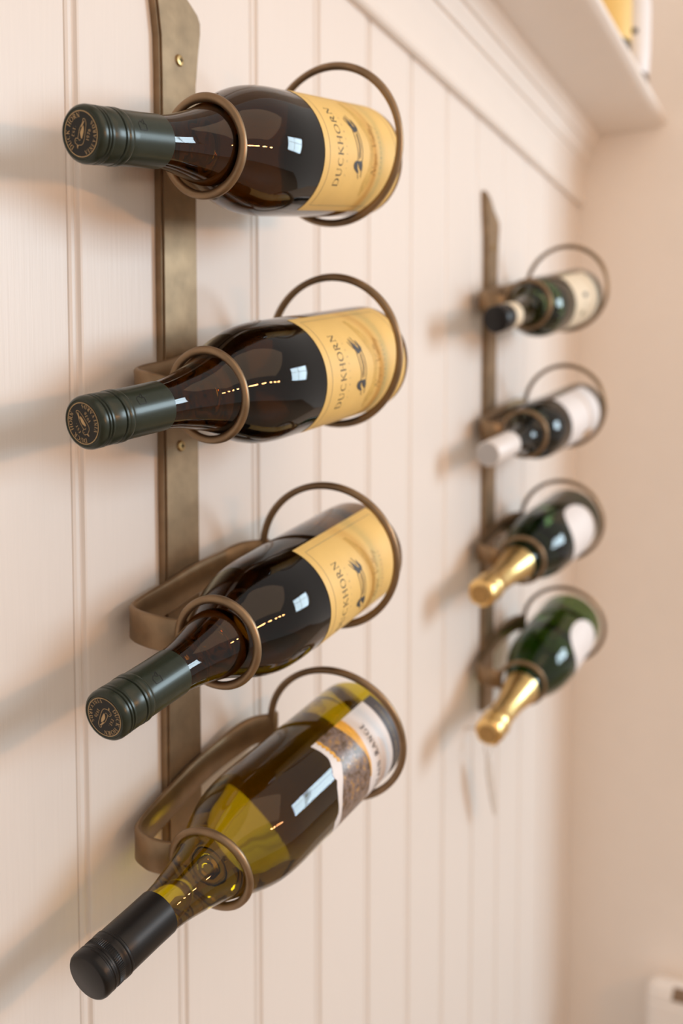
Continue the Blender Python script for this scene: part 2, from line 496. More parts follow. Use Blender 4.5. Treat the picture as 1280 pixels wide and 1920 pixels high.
def ring(name, c, R, yaw, tilt, parent):
    d = Vector((math.cos(rad(tilt)) * math.cos(rad(yaw)), math.cos(rad(tilt)) * math.sin(rad(yaw)), math.sin(rad(tilt))))
    a = d.cross(Vector((0, 1, 0))).normalized()
    b = d.cross(a)
    V, F = [], []
    NU, NV = 96, 16
    for i in range(NU):
        th = 2 * PI * i / NU
        o = a * math.cos(th) + b * math.sin(th)
        rr = RR * (1 + 0.05 * math.sin(th * 3 + R * 900) + 0.03 * math.sin(th * 7 + 1))
        for j in range(NV):
            ph = 2 * PI * j / NV
            V.append(Vector(c) + o * (R + rr * math.cos(ph)) + d * (rr * math.sin(ph)))
    for i in range(NU):
        for j in range(NV):
            F.append((i * NV + j, ((i + 1) % NU) * NV + j, ((i + 1) % NU) * NV + (j + 1) % NV, i * NV + (j + 1) % NV))
    return fix_normals(obj(name, V, F, M_bronze, parent))

def bar_sweep(name, path, W, T, parent):
    P = catmull(path, 8)
    V, F = [], []
    for i, p in enumerate(P):
        tg = (P[min(i + 1, len(P) - 1)] - P[max(i - 1, 0)]).normalized()
        w = Vector((0, 0, 1)); w = (w - tg * w.dot(tg)).normalized()
        th = tg.cross(w)
        c = T * 0.35
        for a, b in ((-1, -1), (-1, 1), (1, 1), (1, -1)):
            # chamfered corner: two points
            if a == b:
                q = [(a * (T / 2), b * (W / 2 - c)), (a * (T / 2 - c), b * W / 2)]
            else:
                q = [(a * (T / 2 - c), b * W / 2), (a * (T / 2), b * (W / 2 - c))]
            if (a, b) in ((-1, -1), (1, 1)):
                q = q[::-1]
                q = [q[0], q[1]]
            else:
                q = q[::-1]
            for x_, y_ in q:
                V.append(p + th * x_ + w * y_)
    # order the 8 section points by angle for a clean outline
    n = len(P)
    def ang(k):
        v = V[k] - P[0]
        tg = (P[1] - P[0]).normalized()
        w = Vector((0, 0, 1)); w = (w - tg * w.dot(tg)).normalized()
        th = tg.cross(w)
        return math.atan2(v.dot(w), v.dot(th))
    order = sorted(range(8), key=ang)
    for i in range(n - 1):
        for k in range(8):
            a, b = order[k], order[(k + 1) % 8]
            F.append((i * 8 + a, i * 8 + b, (i + 1) * 8 + b, (i + 1) * 8 + a))
    F.append(tuple(order)); F.append(tuple((n - 1) * 8 + k for k in reversed(order)))
    return fix_normals(obj(name, V, F, M_bronze, parent, True, 50))

def screw(parent, c):
    V, F = [], []
    pr = [(0.0, 0.0), (0.0012, -0.0002), (0.0034, 0.0003), (0.0040, 0.0012), (0.0040, 0.0022)]
    # head: dome with a recess drawn as a darker cross cut
    S = 24
    rings = []
    for r, y in pr:
        rings.append([len(V) + k for k in range(S)])
        for k in range(S):
            a = 2 * PI * k / S
            V.append((c[0] + r * math.cos(a), c[1] + y, c[2] + r * math.sin(a)))
    for A, B in zip(rings, rings[1:]):
        for k in range(S):
            F.append((A[k], A[(k + 1) % S], B[(k + 1) % S], B[k]))
    o = obj('screw', V, F, M_screw, parent)
    return o

def screw_slot(parent, c):
    V, F = [], []
    for dx, dz in ((0.0018, 0.00045), (0.00045, 0.0018)):
        b = len(V)
        y = c[1] - 0.0004
        V += [(c[0] - dx, y, c[2] - dz), (c[0] + dx, y, c[2] - dz), (c[0] + dx, y, c[2] + dz), (c[0] - dx, y, c[2] + dz)]
        F.append((b, b + 1, b + 2, b + 3))
    return obj('screw_slot', V, F, M_dark_hole, parent, False)

def make_rack(dx, dzs, zbot, label):
    root = tag(empty('wine_rack', (0.5535 + dx, 0, zbot)), label, 'wine rack', 'wall wine racks')
    inv = Vector(root.location)
    dz0 = dzs[0]
    # strap, with flared slanted upper end
    xl, xr_ = 0.5338 + dx, 0.5735 + dx
    out = [(xl, zbot), (xr_, zbot)]
    out += [(xr_, 0.235), (xr_ + 0.0008, 0.262), (xr_ + 0.004, 0.285), (xr_ + 0.0066, 0.300), (xr_ + 0.0066, 0.308), (xr_ + 0.0030, 0.3135),
            (xr_ - 0.006, 0.3185), (xr_ - 0.016, 0.3235), (xr_ - 0.022, 0.330), (xr_ - 0.032, 0.337), (xl - 0.0065, 0.3415), (xl - 0.0075, 0.338),
            (xl - 0.006, 0.318), (xl - 0.003, 0.300), (xl - 0.0005, 0.284), (xl, 0.262)]
    out = [(a, b + (dz0 if b > 0.2 else 0)) for a, b in out]
    bm = bmesh.new()
    vs_ = [bm.verts.new((a, 0.0, b)) for a, b in out]
    f = bm.faces.new(vs_)
    r = bmesh.ops.extrude_face_region(bm, geom=[f])
    for v in r['geom']:
        if isinstance(v, bmesh.types.BMVert): v.co.y = -0.0070
    bmesh.ops.recalc_face_normals(bm, faces=bm.faces)
    front = [e for e in bm.edges if all(v.co.y < -0.006 for v in e.verts)]
    bmesh.ops.bevel(bm, geom=front, offset=0.0016, segments=2, affect='EDGES')
    for v in bm.verts: v.co -= inv
    me = bpy.data.meshes.new('strap')
    bm.to_mesh(me); bm.free()
    me.materials.append(M_bronze)
    strap = bpy.data.objects.new('strap', me)
    COL.objects.link(strap); strap.parent = root
    for sx, sz in ((0.5535, 0.2733), (0.5510, 0.0053)):
        c = (sx + dx - inv.x, -0.0088, sz + dz0 - inv.z)
        s = screw(strap, c); s['label'] = 'small brass screw head'
        screw_slot(strap, c)
    for k in range(4):
        s, b = SMALL[k], BIG[k]
        if dx > 0.1 and k == 2:
            s = (s[0], -0.0690, *s[2:])
        off = Vector((dx, 0, dzs[k])) - inv
        cs, cb = Vector(s[:3]) + off, Vector(b[:3]) + off
        ring('neck_ring', cs, RS, s[3], s[4], root)
        ring('base_ring', cb, RB, b[3], b[4], root)
        ys, yb = s[1] + RS, b[1] + RB            # wall-side points of the rings
        zs, zb = cs.z, cb.z
        X = lambda v: v + dx - inv.x
        zz = lambda x_: zs + (zb - zs) * max(0.0, min(1.0, (x_ - s[0]) / (b[0] - s[0])) ) ** 0.8
        path = [(cs.x + 0.0035, ys + 0.0002, zs + 0.001), (cs.x - 0.0035, ys + 0.003, zs + 0.002), (cs.x - 0.0085, (ys - 0.016) / 2 + 0.002, zs + 0.005),
                (cs.x - 0.0035, -0.0145, zs + 0.008), (cs.x + 0.012, -0.0098, zs + 0.012)]
        for xx in (0.535, 0.565):
            path.append((X(xx), -0.0092, zz(xx) + 0.004))
        path += [(X(0.598), -0.0105, zz(0.598) + 0.002), (cb.x - 0.022, (yb - 0.012) * 0.5 + 0.0005, zb - 0.001), (cb.x - 0.006, yb - 0.0005, zb), (cb.x + 0.002, yb + 0.0002, zb)]
        bar_sweep('bracket_bar', path, 0.0225, 0.0042, root)
    return root

make_rack(0.0, [0, 0, 0, 0], -0.318, 'nearer bronze metal wall rack with four hoop holders, in sharp focus')
FDX = 0.662
FDZ = [-0.006, -0.0125, -0.0135, -0.0195]
make_rack(FDX, FDZ, -0.342, 'farther bronze metal wall rack with four hoop holders, near the room corner')

# ------------------------------------------------------------------ bottles on the near rack
LB = 0.305
RBODY = 0.0408
BURG = [(0.004, 0.0128), (0.030, 0.0134), (0.050, 0.0138), (0.062, 0.0146), (0.072, 0.0158), (0.082, 0.0178), (0.092, 0.0202), (0.102, 0.0232), (0.112, 0.0272), (0.122, 0.0316),
        (0.132, 0.0355), (0.142, 0.0384), (0.152, 0.0400), (0.163, 0.0407), (0.176, RBODY), (0.20, RBODY), (0.25, RBODY), (0.292, RBODY),
        (0.2985, 0.0399), (0.3025, 0.0378), (0.3048, 0.0345), (0.3046, 0.0310), (0.2990, 0.0240), (0.2920, 0.0140), (0.2890, 0.0)]
def bottle_profile(tab, n=4):
    c = catmull([(t, r, 0) for t, r in tab], n)
    pr = [(p.x, max(p.y, 0.0)) for p in c]
    pr[-1] = (pr[-1][0], 0.0)
    return [(tab[0][0], 0.0)] + pr

CAP = [(0.0004, 0.0), (0.0004, 0.0122), (0.0004, 0.0126), (0.0000, 0.0129), (0.0004, 0.0137), (0.0016, 0.0146), (0.0032, 0.0150), (0.0046, 0.0150), (0.0051, 0.0142), (0.0056, 0.0142),
       (0.0061, 0.0150), (0.0069, 0.0150), (0.0074, 0.0142), (0.0079, 0.0142), (0.0084, 0.0150), (0.0092, 0.0150), (0.0098, 0.0146), (0.0108, 0.0147),
       (0.0112, 0.0149), (0.0180, 0.0149), (0.0184, 0.0142), (0.0189, 0.0142), (0.0193, 0.0151), (0.0205, 0.0152), (0.0210, 0.0148), (0.0218, 0.0152),
       (0.0240, 0.0153), (0.0250, 0.0150), (0.0256, 0.0146), (0.0262, 0.0147), (0.0300, 0.0147), (0.0450, 0.0147), (0.0588, 0.0149), (0.0589, 0.0145)]

def cap_logo(cap, L, rot, x):
    fn = on_disc(x, rot)
    obj('disc', [fn(0, 0)] + [fn(0.0112 * math.cos(2 * PI * k / 64), 0.0112 * math.sin(2 * PI * k / 64)) for k in range(64)],
        [(0, 1 + k, 1 + (k + 1) % 64) for k in range(64)], M_black_ink, cap, False)
    fn = on_disc(x - 0.00012, rot)
    strokes('gold_ring', [(_arc(0, 0, 0.0113, 0.0113, 0, 360, 72), 0.00042)], fn, M_gold_ink, cap)
    # arched words
    def arched(word, h, r0, top, track, wx):
        st = text_strokes(word, h, track, wx, fat=1.15)
        res = []
        for pts, wd in st:
            P = []
            for u, v in pts:
                if top:
                    a = PI / 2 - u / r0; rr = r0 + v
                else:
                    a = -PI / 2 + u / r0; rr = r0 - v
                P.append((rr * math.cos(a), rr * math.sin(a)))
            res.append((P, wd))
        return res
    st = arched('DUCK HORN', 0.0023, 0.0094, True, 0.22, 0.95) + arched('VINEYARDS', 0.0020, 0.0096, False, 0.36, 0.9)
    strokes('lettering', st, fn, M_gold_ink, cap, 0.0004)
    small = [([(u - 0.0002, v + 0.0052) for u, v in p], w) for p, w in text_strokes('EST.', 0.0017, 0.2, 1.0, fat=1.2)]
    small += [([(u + 0.0012, v - 0.0050) for u, v in p], w) for p, w in text_strokes('1976', 0.0018, 0.25, 1.0, fat=1.2)]
    strokes('lettering', small, fn, M_gold_ink, cap, 0.0004)
    # waterfowl outline
    k = 0.00078
    outl = [(-9.0, 1.2), (-7.6, 1.6), (-7.2, 3.4), (-5.6, 4.2), (-4.0, 3.6), (-3.4, 2.0), (-1.5, 2.2), (3.0, 2.0), (7.0, 0.6), (9.5, 0.8), (10.0, -0.6), (8.0, -2.4), (3.0, -3.2),
            (-3.0, -3.6), (-6.0, -2.8), (-7.2, -0.8), (-8.0, 0.6), (-9.8, 0.4), (-9.0, 1.2)]
    st = [([(u * k, v * k) for u, v in [(p.x, p.y) for p in catmull([(a, b, 0) for a, b in outl], 5)]], 0.00026)]
    st += [([(-3.4 * k, 2.0 * k), (-4.4 * k, 0.4 * k), (-3.6 * k, -0.6 * k)], 0.00025)]
    st += [([(-5.8 * k, 3.0 * k), (-5.3 * k, 3.0 * k)], 0.0003)]
    strokes('emblem', st, fn, M_gold_ink, cap, 0.0005)
    blob('emblem', [[(-2.6 * k, -1.6 * k, -0.6 * k), (0.5 * k, -1.8 * k, 0.9 * k), (3.5 * k, -1.6 * k, 0.4 * k), (5.6 * k, -0.8 * k, -0.5 * k)],
                    [(4.2 * k, 0.6 * k, 1.2 * k), (7.2 * k, -0.4 * k, 0.4 * k), (8.6 * k, -0.8 * k, -0.2 * k)],
                    [(-9.6 * k, 0.5 * k, 0.8 * k), (-8.4 * k, 0.3 * k, 1.5 * k), (-7.6 * k, 0.6 * k, 1.6 * k)]], fn, M_gold_ink, cap)

def yellow_label_bottle(W, d, roll, rot, emb, label, back_from):
    L = LB
    root = tag(bottle_root('wine_bottle', W, d, L), label, 'bottle', 'wine bottles with yellow labels')
    lathe('glass_body', bottle_profile(BURG), L, M_amber, root, 128)
    cap = lathe('screw_cap', CAP, L, M_capgreen, root, 96, angle=28)
    cap['label'] = 'dark green metal screw cap'
    cap_logo(cap, L, rot, 0.0002 - L)
    # debossed mark on the sleeve
    e = on_cyl(L, 0.01485, 0.0335, rad(emb))
    k = 0.0031
    mk = [(-1, -1), (-0.95, 0.9), (0.1, 1.05), (0.62, 0.5), (0.62, -0.1), (1.2, -0.9), (0.35, -0.72), (0.05, -1.15), (-1, -1)]
    strokes('emblem', [([(u * k, v * k * 0.9) for u, v in mk], 0.00042), ([(0.62 * k, 0.1 * k), (0.1 * k, -0.5 * k), (0.3 * k, -0.72 * k)], 0.00034)], e, M_black_ink, cap, 0.0006)
    R = RBODY + 0.00022
    lab = strip_patch('label', L, R, roll - 71, roll + 71, 0.1815, 0.2925, M_yellow, root, 64, 8)
    lab['label'] = 'yellow paper label with black lettering and a waterfowl drawing'
    Ri = R + 0.00012
    hw = R * rad(71) - 0.0066
    at = lambda t: on_cyl(L, Ri, t, rad(roll))
    # border
    c0, c1 = 0.1882, 0.2862
    tm = (c0 + c1) / 2
    hh = (c1 - c0) / 2
    strokes('border', [([(-hw, hh), (hw, hh), (hw, -hh), (-hw, -hh), (-hw, hh)], 0.00042)], at(tm), M_ink_grey, lab, 0.003)
    strokes('lettering', text_strokes('DUCKHORN', 0.0066, 0.17, 0.90), at(0.2026), M_ink, lab, 0.0009)
    strokes('lettering', text_strokes('VINEYARDS', 0.0014, 2.6, 1.0, fat=1.4), at(0.2112), M_ink_grey, lab, 0.0008)
    # landscape wash behind the bird
    blob('illustration', [[(-0.034, -0.004, -0.003), (-0.024, -0.008, 0.0005), (-0.012, -0.0085, -0.003), (0.004, -0.009, -0.004), (0.018, -0.006, 0.002), (0.030, 0.000, 0.006), (0.038, 0.004, 0.008)]],
         at(0.2405), M_shade, lab)
    a = on_cyl(L, Ri + 0.0001, 0.2275, rad(roll))
    mm = 0.001
    # bird: dark head and chest at the left, pale flank, dark tail plumes at the right
    B_ = [[(-17.5, -1.6, -0.8), (-16, -1.2, 1.6), (-14, 0.2, 4.0), (-11.5, 0.6, 4.6), (-9.5, -0.6, 3.2), (-9.0, -1.0, 1.0)],
          [(-16.0, -4.6, -4.0), (-13.0, -4.8, -1.0), (-10.5, -4.2, -0.2), (-9.0, -3.4, -1.0)],
          [(10.0, -0.6, 1.2), (12.5, -1.6, 2.8), (15.5, 0.6, 3.6), (19.0, 3.0, 4.4), (22.0, 4.8, 5.2)],
          [(11.0, -3.0, -1.6), (14.0, -3.6, -1.4), (17.5, -2.0, -0.6), (20.0, -0.8, -0.4)]]
    blob('illustration', [[(u * mm, lo * mm * 1.35, hi * mm * 1.35) for u, lo, hi in p] for p in B_], a, M_duck, lab)
    ls = [[(-9.5, 1.2), (-4, 0.6), (4, 1.6), (11, 2.4)], [(-10, -3.8), (-2, -4.4), (6, -4.0), (13, -2.6)], [(-8, -0.6), (0, -1.2), (9, -0.2)], [(-7, -1.8), (2, -2.4), (10, -1.2)],
          [(14, 3.6), (20, 7.0)], [(16, 0.2), (23, 2.4)], [(-18, -1.2), (-21, -2.6)], [(-16, -4.4), (-20, -5.0)]]
    strokes('illustration', [([(u * mm, v * mm * 1.35) for u, v in p], 0.0006) for p in ls], a, M_duck, lab, 0.002)
    strokes('lettering', text_strokes('Napa Valley', 0.0062, 0.02, 0.95, 0.3, 1.0), at(0.2515), M_ink_brown, lab, 0.0008)
    strokes('lettering', text_strokes('CHARDONNAY', 0.0020, 0.75, 1.0, fat=1.3), at(0.2612), M_ink_grey, lab, 0.0008)
    bk = strip_patch('back_label', L, R, 180 + roll - 58, 180 + roll + 58, back_from, 0.286, M_paper_back, root, 40, 4)
    bk['label'] = 'paper label on the wall side, seen through the glass'
    return root

NEAR = [((0.3879, -0.0696, 0.1663), (0.9787, -0.0377, 0.2018)), ((0.3933, -0.0627, 0.0160), (0.9774, -0.0730, 0.1986)),
        ((0.3931, -0.0747, -0.1432), (0.9760, -0.0161, 0.2172)), ((0.3885, -0.0633, -0.2907), (0.9692, -0.0747, 0.2349))]
yellow_label_bottle(*NEAR[0], 1.5, rad(63), 20, 'dark wine bottle with yellow label, topmost on the nearer rack', 0.163)
yellow_label_bottle(*NEAR[1], 0.5, rad(117), 33, 'dark wine bottle with yellow label, second from top on the nearer rack', 0.163)
yellow_label_bottle(*NEAR[2], -2.5, rad(-124), 41, 'dark wine bottle with yellow label, third from top on the nearer rack', 0.163)

def olive_bottle(W, d):
    L = LB
    root = tag(bottle_root('wine_bottle', W, d, L), 'olive green wine bottle with black cap and torn-edge picture label, lowest on nearer rack', 'bottle')
    lathe('glass_body', bottle_profile(BURG), L, M_olive, root, 128)
    pr = [(0.0002, 0.0), (0.0002, 0.0128), (0.0006, 0.0137), (0.0016, 0.0145), (0.0032, 0.0149), (0.0060, 0.0149), (0.0066, 0.0145), (0.0072, 0.0145), (0.0078, 0.0149), (0.0088, 0.0149), (0.0096, 0.0142), (0.0106, 0.0142),
          (0.0112, 0.0147), (0.0116, 0.0149), (0.0150, 0.0149), (0.0154, 0.0147), (0.0172, 0.0148), (0.0176, 0.0150), (0.0195, 0.0151), (0.0200, 0.0147), (0.0205, 0.0151), (0.0215, 0.0151), (0.0222, 0.0146), (0.0228, 0.0147),
          (0.0300, 0.0147), (0.0450, 0.0147), (0.0588, 0.0149), (0.0589, 0.0145)]
    def knurl(t, a, k):
        return (-0.00055 if k % 4 < 2 else 0.0) if 0.0114 <= t <= 0.0152 else 0.0
    cap = lathe('screw_cap', pr, L, M_capblack, root, 288, knurl, 28)
    cap['label'] = 'black metal screw cap with knurled band'
    R = RBODY + 0.0002
    lo, hi = -76, 63
    torn = [(-76, 0.1985), (-60, 0.1960), (-48, 0.1985), (-36, 0.1990), (-28, 0.1972), (-18, 0.1960), (-11, 0.1995), (-4, 0.2005), (3, 0.2003), (8, 0.2016), (14, 0.2032), (20.5, 0.2060), (24, 0.2046), (27.5, 0.2041),
            (31, 0.2060), (35, 0.2078), (40, 0.2098), (44, 0.2101), (52, 0.2090), (63, 0.2064)]
    torn = [(p + random.uniform(-.6, .6), t + random.uniform(-.0004, .0004)) for p, t in torn]
    inner = [(-76, 0.2062), (-50, 0.2075), (-36, 0.2063), (-22, 0.2050), (-11, 0.2045), (2.4, 0.2059), (10, 0.2085), (16, 0.2116), (24, 0.2150), (30.5, 0.2180), (38, 0.2172), (45, 0.2164), (55, 0.2150), (63, 0.2140)]
    rockb = [(-76, 0.2475), (-40, 0.2470), (-26, 0.2450), (-14, 0.2440), (-1, 0.2454), (10, 0.2460), (18, 0.2454), (32, 0.2428), (49, 0.2397), (63, 0.2373)]
    lab = strip_patch('label', L, R, lo, hi, lambda a: interp(torn, a), 0.2905, M_white_paper, root, 160, 8)
    lab['label'] = 'white paper label with torn upper edge, rock picture and grey lower band'
    pic = strip_patch('picture', L, R + 0.00012, lo, hi, lambda a: interp(inner, a), lambda a: interp(rockb, a), M_rock, lab, 120, 6)
    def orange_top(a):
        return interp(rockb, a) + 0.0004 * math.sin(a * 1.7)
    def orange_bot(a):
        w = interp([(-6, 0.0012), (8, 0.0020), (18, 0.0030), (28, 0.0055), (36, 0.0075), (46, 0.0098), (63, 0.0116)], a)
        return interp(rockb, a) + w * (0.9 + 0.1 * math.sin(a * 2.3))
    strip_patch('paint_streak', L, R + 0.00018, -6, hi, orange_top, orange_bot, M_orange, lab, 90, 3)
    def o2a(a):
        return interp(inner, a) - interp([(20, 0.0), (32, 0.0024), (45, 0.0022), (54, 0.0024), (63, 0.002)], a) * (0.8 + 0.3 * math.sin(a * 1.3))
    strip_patch('paint_streak', L, R + 0.00018, 33, hi, o2a, lambda a: interp(inner, a) + 0.0012 * abs(math.sin(a * 0.4)), M_orange, lab, 60, 2)
    strip_patch('grey_band', L, R + 0.00012, lo, hi, 0.2790, 0.2905, M_grey_band, lab, 60, 3)
    txt = text_strokes('MOUNTAIN RANGE', 0.0048, 0.28, 0.95, fat=1.5)
    strokes('lettering', txt, on_cyl(L, R + 0.0002, 0.2574, rad(-6)), M_black_text, lab, 0.0008)
    strip_patch('fine_print', L, R + 0.00016, -30, 24, 0.2655, 0.2664, M_peach_text, lab, 30, 1)
    strip_patch('fine_print', L, R + 0.00016, -34, 20, 0.2683, 0.2690, M_peach_text, lab, 30, 1)
    dots = []
    random.seed(3)
    u = -0.030
    while u < 0.036:
        w = random.choice((0.0007, 0.0010, 0.0012))
        dots.append(([(u, 0), (u + w, 0)], 0.0012)); u += w + random.choice((0.0006, 0.0007, 0.0016))
    strokes('fine_print', dots, on_cyl(L, R + 0.0002, 0.2845, 0), M_ink_grey, lab)
    bk = strip_patch('back_label', L, R, 180 - 34, 180 + 64, 0.186, 0.285, M_paper_back, root, 40, 4)
    bk['label'] = 'paper label on the wall side, seen through the glass'
    return root
olive_bottle(*NEAR[3])

# ------------------------------------------------------------------ bottles on the far rack
def far_axis(k, W, R):
    b = BIG[k]
    A = Vector((b[0] + FDX, b[1], b[2] + FDZ[k] - (RB - RR - R) + 0.0003))
    return (A - Vector(W)).normalized()

BORD = [(0.040, 0.0135), (0.060, 0.0140), (0.075, 0.0145), (0.085, 0.0158), (0.095, 0.0174), (0.104, 0.0208), (0.113, 0.0262), (0.122, 0.0316), (0.132, 0.0353), (0.143, 0.0372),
        (0.16, 0.0378), (0.22, 0.0378), (0.290, 0.0378), (0.296, 0.0372), (0.2995, 0.0352), (0.301, 0.032), (0.2995, 0.028), (0.290, 0.018), (0.284, 0.010), (0.282, 0.0)]
CHAM = [(0.055, 0.0130), (0.070, 0.0145), (0.085, 0.0175), (0.100, 0.0196), (0.115, 0.0228), (0.130, 0.0278), (0.145, 0.0335), (0.160, 0.0385), (0.175, 0.0418), (0.190, 0.0433),
        (0.22, 0.0438), (0.290, 0.0438), (0.298, 0.0432), (0.304, 0.0410), (0.307, 0.037), (0.305, 0.032), (0.292, 0.018), (0.285, 0.008), (0.283, 0.0)]

def far_still(k, W, capm, capend, capparts, gm, tab, R, L, labm, ph, t0, t1, label, marks):
    d = far_axis(k, W, R)
    root = tag(bottle_root('wine_bottle', W, d, L), label, 'bottle', 'bottles on the farther rack')
    lathe('glass_body', bottle_profile(tab), L, gm, root, 72)
    for i, (a, b, m) in enumerate(capparts):
        rA, rB = 0.0152, 0.0150
        e = 0.0014 if i == 0 else 0.0
        lathe('capsule' if i == 0 else 'capsule_band', [(a, 0.0), (a, rA - e), (a + e * 0.4, rA - e * 0.35), (a + e + 0.0002, rA), (b - 0.0002, rB), (b, rB - 0.0005), (b, 0.0)], L, m, root, 64)
    if capend:
        fn = on_disc(-L - 0.0002, 0)
        obj('capsule_end', [fn(0, 0)] + [fn(0.0137 * math.cos(2 * PI * q / 48), 0.0137 * math.sin(2 * PI * q / 48)) for q in range(48)], [(0, 1 + q, 1 + (q + 1) % 48) for q in range(48)], capend, root, False)
    lab = strip_patch('label', L, R + 0.0003, ph[0], ph[1], t0, t1, labm, root, 48, 6)
    for (p0, p1, a, b, m) in marks:
        strip_patch('print_mark', L, R + 0.0005, p0, p1, a, b, m, lab, 8, 2)
    return root

far_still(0, (1.0553, -0.0660, 0.1519), None, None, [(0.0, 0.030, M_capblack), (0.030, 0.052, M_cream_paper)], M_green, BORD, 0.0378, 0.301,
          M_cream_paper, (-72, 62), 0.178, 0.272, 'green wine bottle with black capsule and cream label, topmost on the farther rack',
          [(6, 14, 0.212, 0.228, M_black_text), (-30, -20, 0.205, 0.222, M_ink_grey), (-12, -6, 0.222, 0.226, M_ink_grey)])
far_still(1, (1.0740, -0.0520, -0.0012), None, M_greydisc, [(0.0, 0.062, M_whitecap)], M_black_glass, BORD, 0.0378, 0.301,
          M_white_paper, (-80, 70), 0.172, 0.275, 'near-black wine bottle with white capsule and white label, on the farther rack',
          [(-44, -26, 0.226, 0.250, M_ink_brown), (-48, -30, 0.240, 0.262, M_peach_text)])

def sparkling(k, W, gm, label, lab_ph, seed):
    L, R = 0.307, 0.0438
    d = far_axis(k, W, R)
    root = tag(bottle_root('sparkling_wine_bottle', W, d, L), label, 'bottle', 'gold foiled bottles on the farther rack')
    lathe('glass_body', bottle_profile(CHAM), L, gm, root, 72)
    rnd = random.Random(seed)
    ph = [rnd.uniform(0, 6.28) for _ in range(8)]
    def crinkle(t, a, q):
        w = max(0.0, 1 - t / 0.055) * 0.0011 + 0.00012
        return w * (math.sin(a * 5 + t * 420 + ph[0]) * 0.5 + math.sin(a * 9 - t * 610 + ph[1]) * 0.35 + math.sin(a * 14 + t * 900 + ph[2]) * 0.25)
    pr = [(0.0, 0.0), (0.0, 0.010), (0.0008, 0.0142), (0.0025, 0.0160), (0.006, 0.0166), (0.010, 0.0168), (0.014, 0.0170), (0.018, 0.0168), (0.022, 0.0172), (0.026, 0.0176), (0.030, 0.0172), (0.034, 0.0160), (0.038, 0.0154),
          (0.044, 0.0152), (0.052, 0.0152), (0.060, 0.0154), (0.070, 0.0158), (0.080, 0.0172), (0.090, 0.0190), (0.100, 0.0206), (0.110, 0.0224), (0.1104, 0.0216)]
    f = lathe('gold_foil', pr, L, M_foil, root, 96, crinkle, 60)
    f['label'] = 'crinkled gold foil over cork and neck'
    fn = on_disc(-L - 0.0004, 0)
    obj('foil_disc', [fn(0, 0)] + [fn(0.0115 * math.cos(2 * PI * q / 40), 0.0115 * math.sin(2 * PI * q / 40)) for q in range(40)], [(0, 1 + q, 1 + (q + 1) % 40) for q in range(40)], M_foil_disc, f, False)
    c = 0.5 * (lab_ph[0] + lab_ph[1]); h = 0.5 * (lab_ph[1] - lab_ph[0])
    mid = 0.232
    def half(a):
        q = min(1.0, abs((a - c) / h))
        return 0.040 * max(0.0, 1 - q ** 3.0) ** 0.5 + 0.0002
    lab = strip_patch('label', L, R + 0.0003, lab_ph[0], lab_ph[1], lambda a: mid - half(a), lambda a: mid + half(a), M_white_paper, root, 64, 6)
    lab['label'] = 'white rounded paper label'
    return root
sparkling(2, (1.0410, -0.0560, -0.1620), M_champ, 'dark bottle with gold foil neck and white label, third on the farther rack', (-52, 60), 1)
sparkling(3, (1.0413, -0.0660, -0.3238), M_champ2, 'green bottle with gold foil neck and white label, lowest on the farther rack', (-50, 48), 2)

# ------------------------------------------------------------------ small things
# pale flat opener hanging on a hook under the far rack
root = tag(empty('bottle_opener', (1.165, -0.028, -0.47)), 'thin pale metal opener hanging from a small hook below the farther rack', 'opener')
def flat_bar(name, pts, th, m, parent, y0):
    inv = parent.location
    c = catmull([(a, b, w) for a, b, w in pts], 6)
    V, F = [], []
    for i, p in enumerate(c):
        q0, q1 = c[max(i - 1, 0)], c[min(i + 1, len(c) - 1)]
        d = Vector((q1.x - q0.x, q1.y - q0.y)).normalized()
        nn = Vector((-d.y, d.x)) * p.z
        for s in (1, -1):
            for yy in (y0, y0 + th):
                V.append((p.x + nn.x * s - inv.x, yy - inv.y, p.y + nn.y * s - inv.z))
    for i in range(len(c) - 1):
        b = 4 * i
        F += [(b, b + 4, b + 5, b + 1), (b + 2, b + 3, b + 7, b + 6), (b, b + 2, b + 6, b + 4), (b + 1, b + 5, b + 7, b + 3)]
    e = 4 * (len(c) - 1)
    F += [(0, 1, 3, 2), (e, e + 2, e + 3, e + 1)]
    return fix_normals(obj(name, V, F, m, parent, True, 40))
flat_bar('blade', [(1.150, -0.385, 0.002), (1.152, -0.392, 0.006), (1.158, -0.410, 0.009), (1.166, -0.430, 0.0085), (1.174, -0.450, 0.007), (1.181, -0.468, 0.004), (1.183, -0.473, 0.001)], 0.0022, M_steel, root, -0.030)
def tube(name, path, r, m, parent, seg=10):
    inv = Vector(parent.location) if parent else Vector()
    P = catmull(path, 6)
    V, F = [], []
    for i, p in enumerate(P):
        tg = (P[min(i + 1, len(P) - 1)] - P[max(i - 1, 0)]).normalized()
        a = tg.cross(Vector((0.3, 0.2, 0.9))).normalized(); b = tg.cross(a)
        for k in range(seg):
            t = 2 * PI * k / seg
            V.append(p + a * r * math.cos(t) + b * r * math.sin(t) - inv)
    for i in range(len(P) - 1):
        for k in range(seg):
            F.append((i * seg + k, i * seg + (k + 1) % seg, (i + 1) * seg + (k + 1) % seg, (i + 1) * seg + k))
    F += [tuple(range(seg)), tuple(len(V) - 1 - k for k in range(seg))]
    return fix_normals(obj(name, V, F, m, parent))
tube('cord_loop', [(1.150, -0.029, -0.388), (1.141, -0.029, -0.378), (1.140, -0.029, -0.366), (1.148, -0.029, -0.3605), (1.160, -0.029, -0.366), (1.162, -0.029, -0.380), (1.152, -0.029, -0.390)], 0.0010, M_steel, root)
hook = tag(empty('wall_hook', (1.148, 0.0, -0.362)), 'small metal hook in the boards below the farther rack', 'hook')
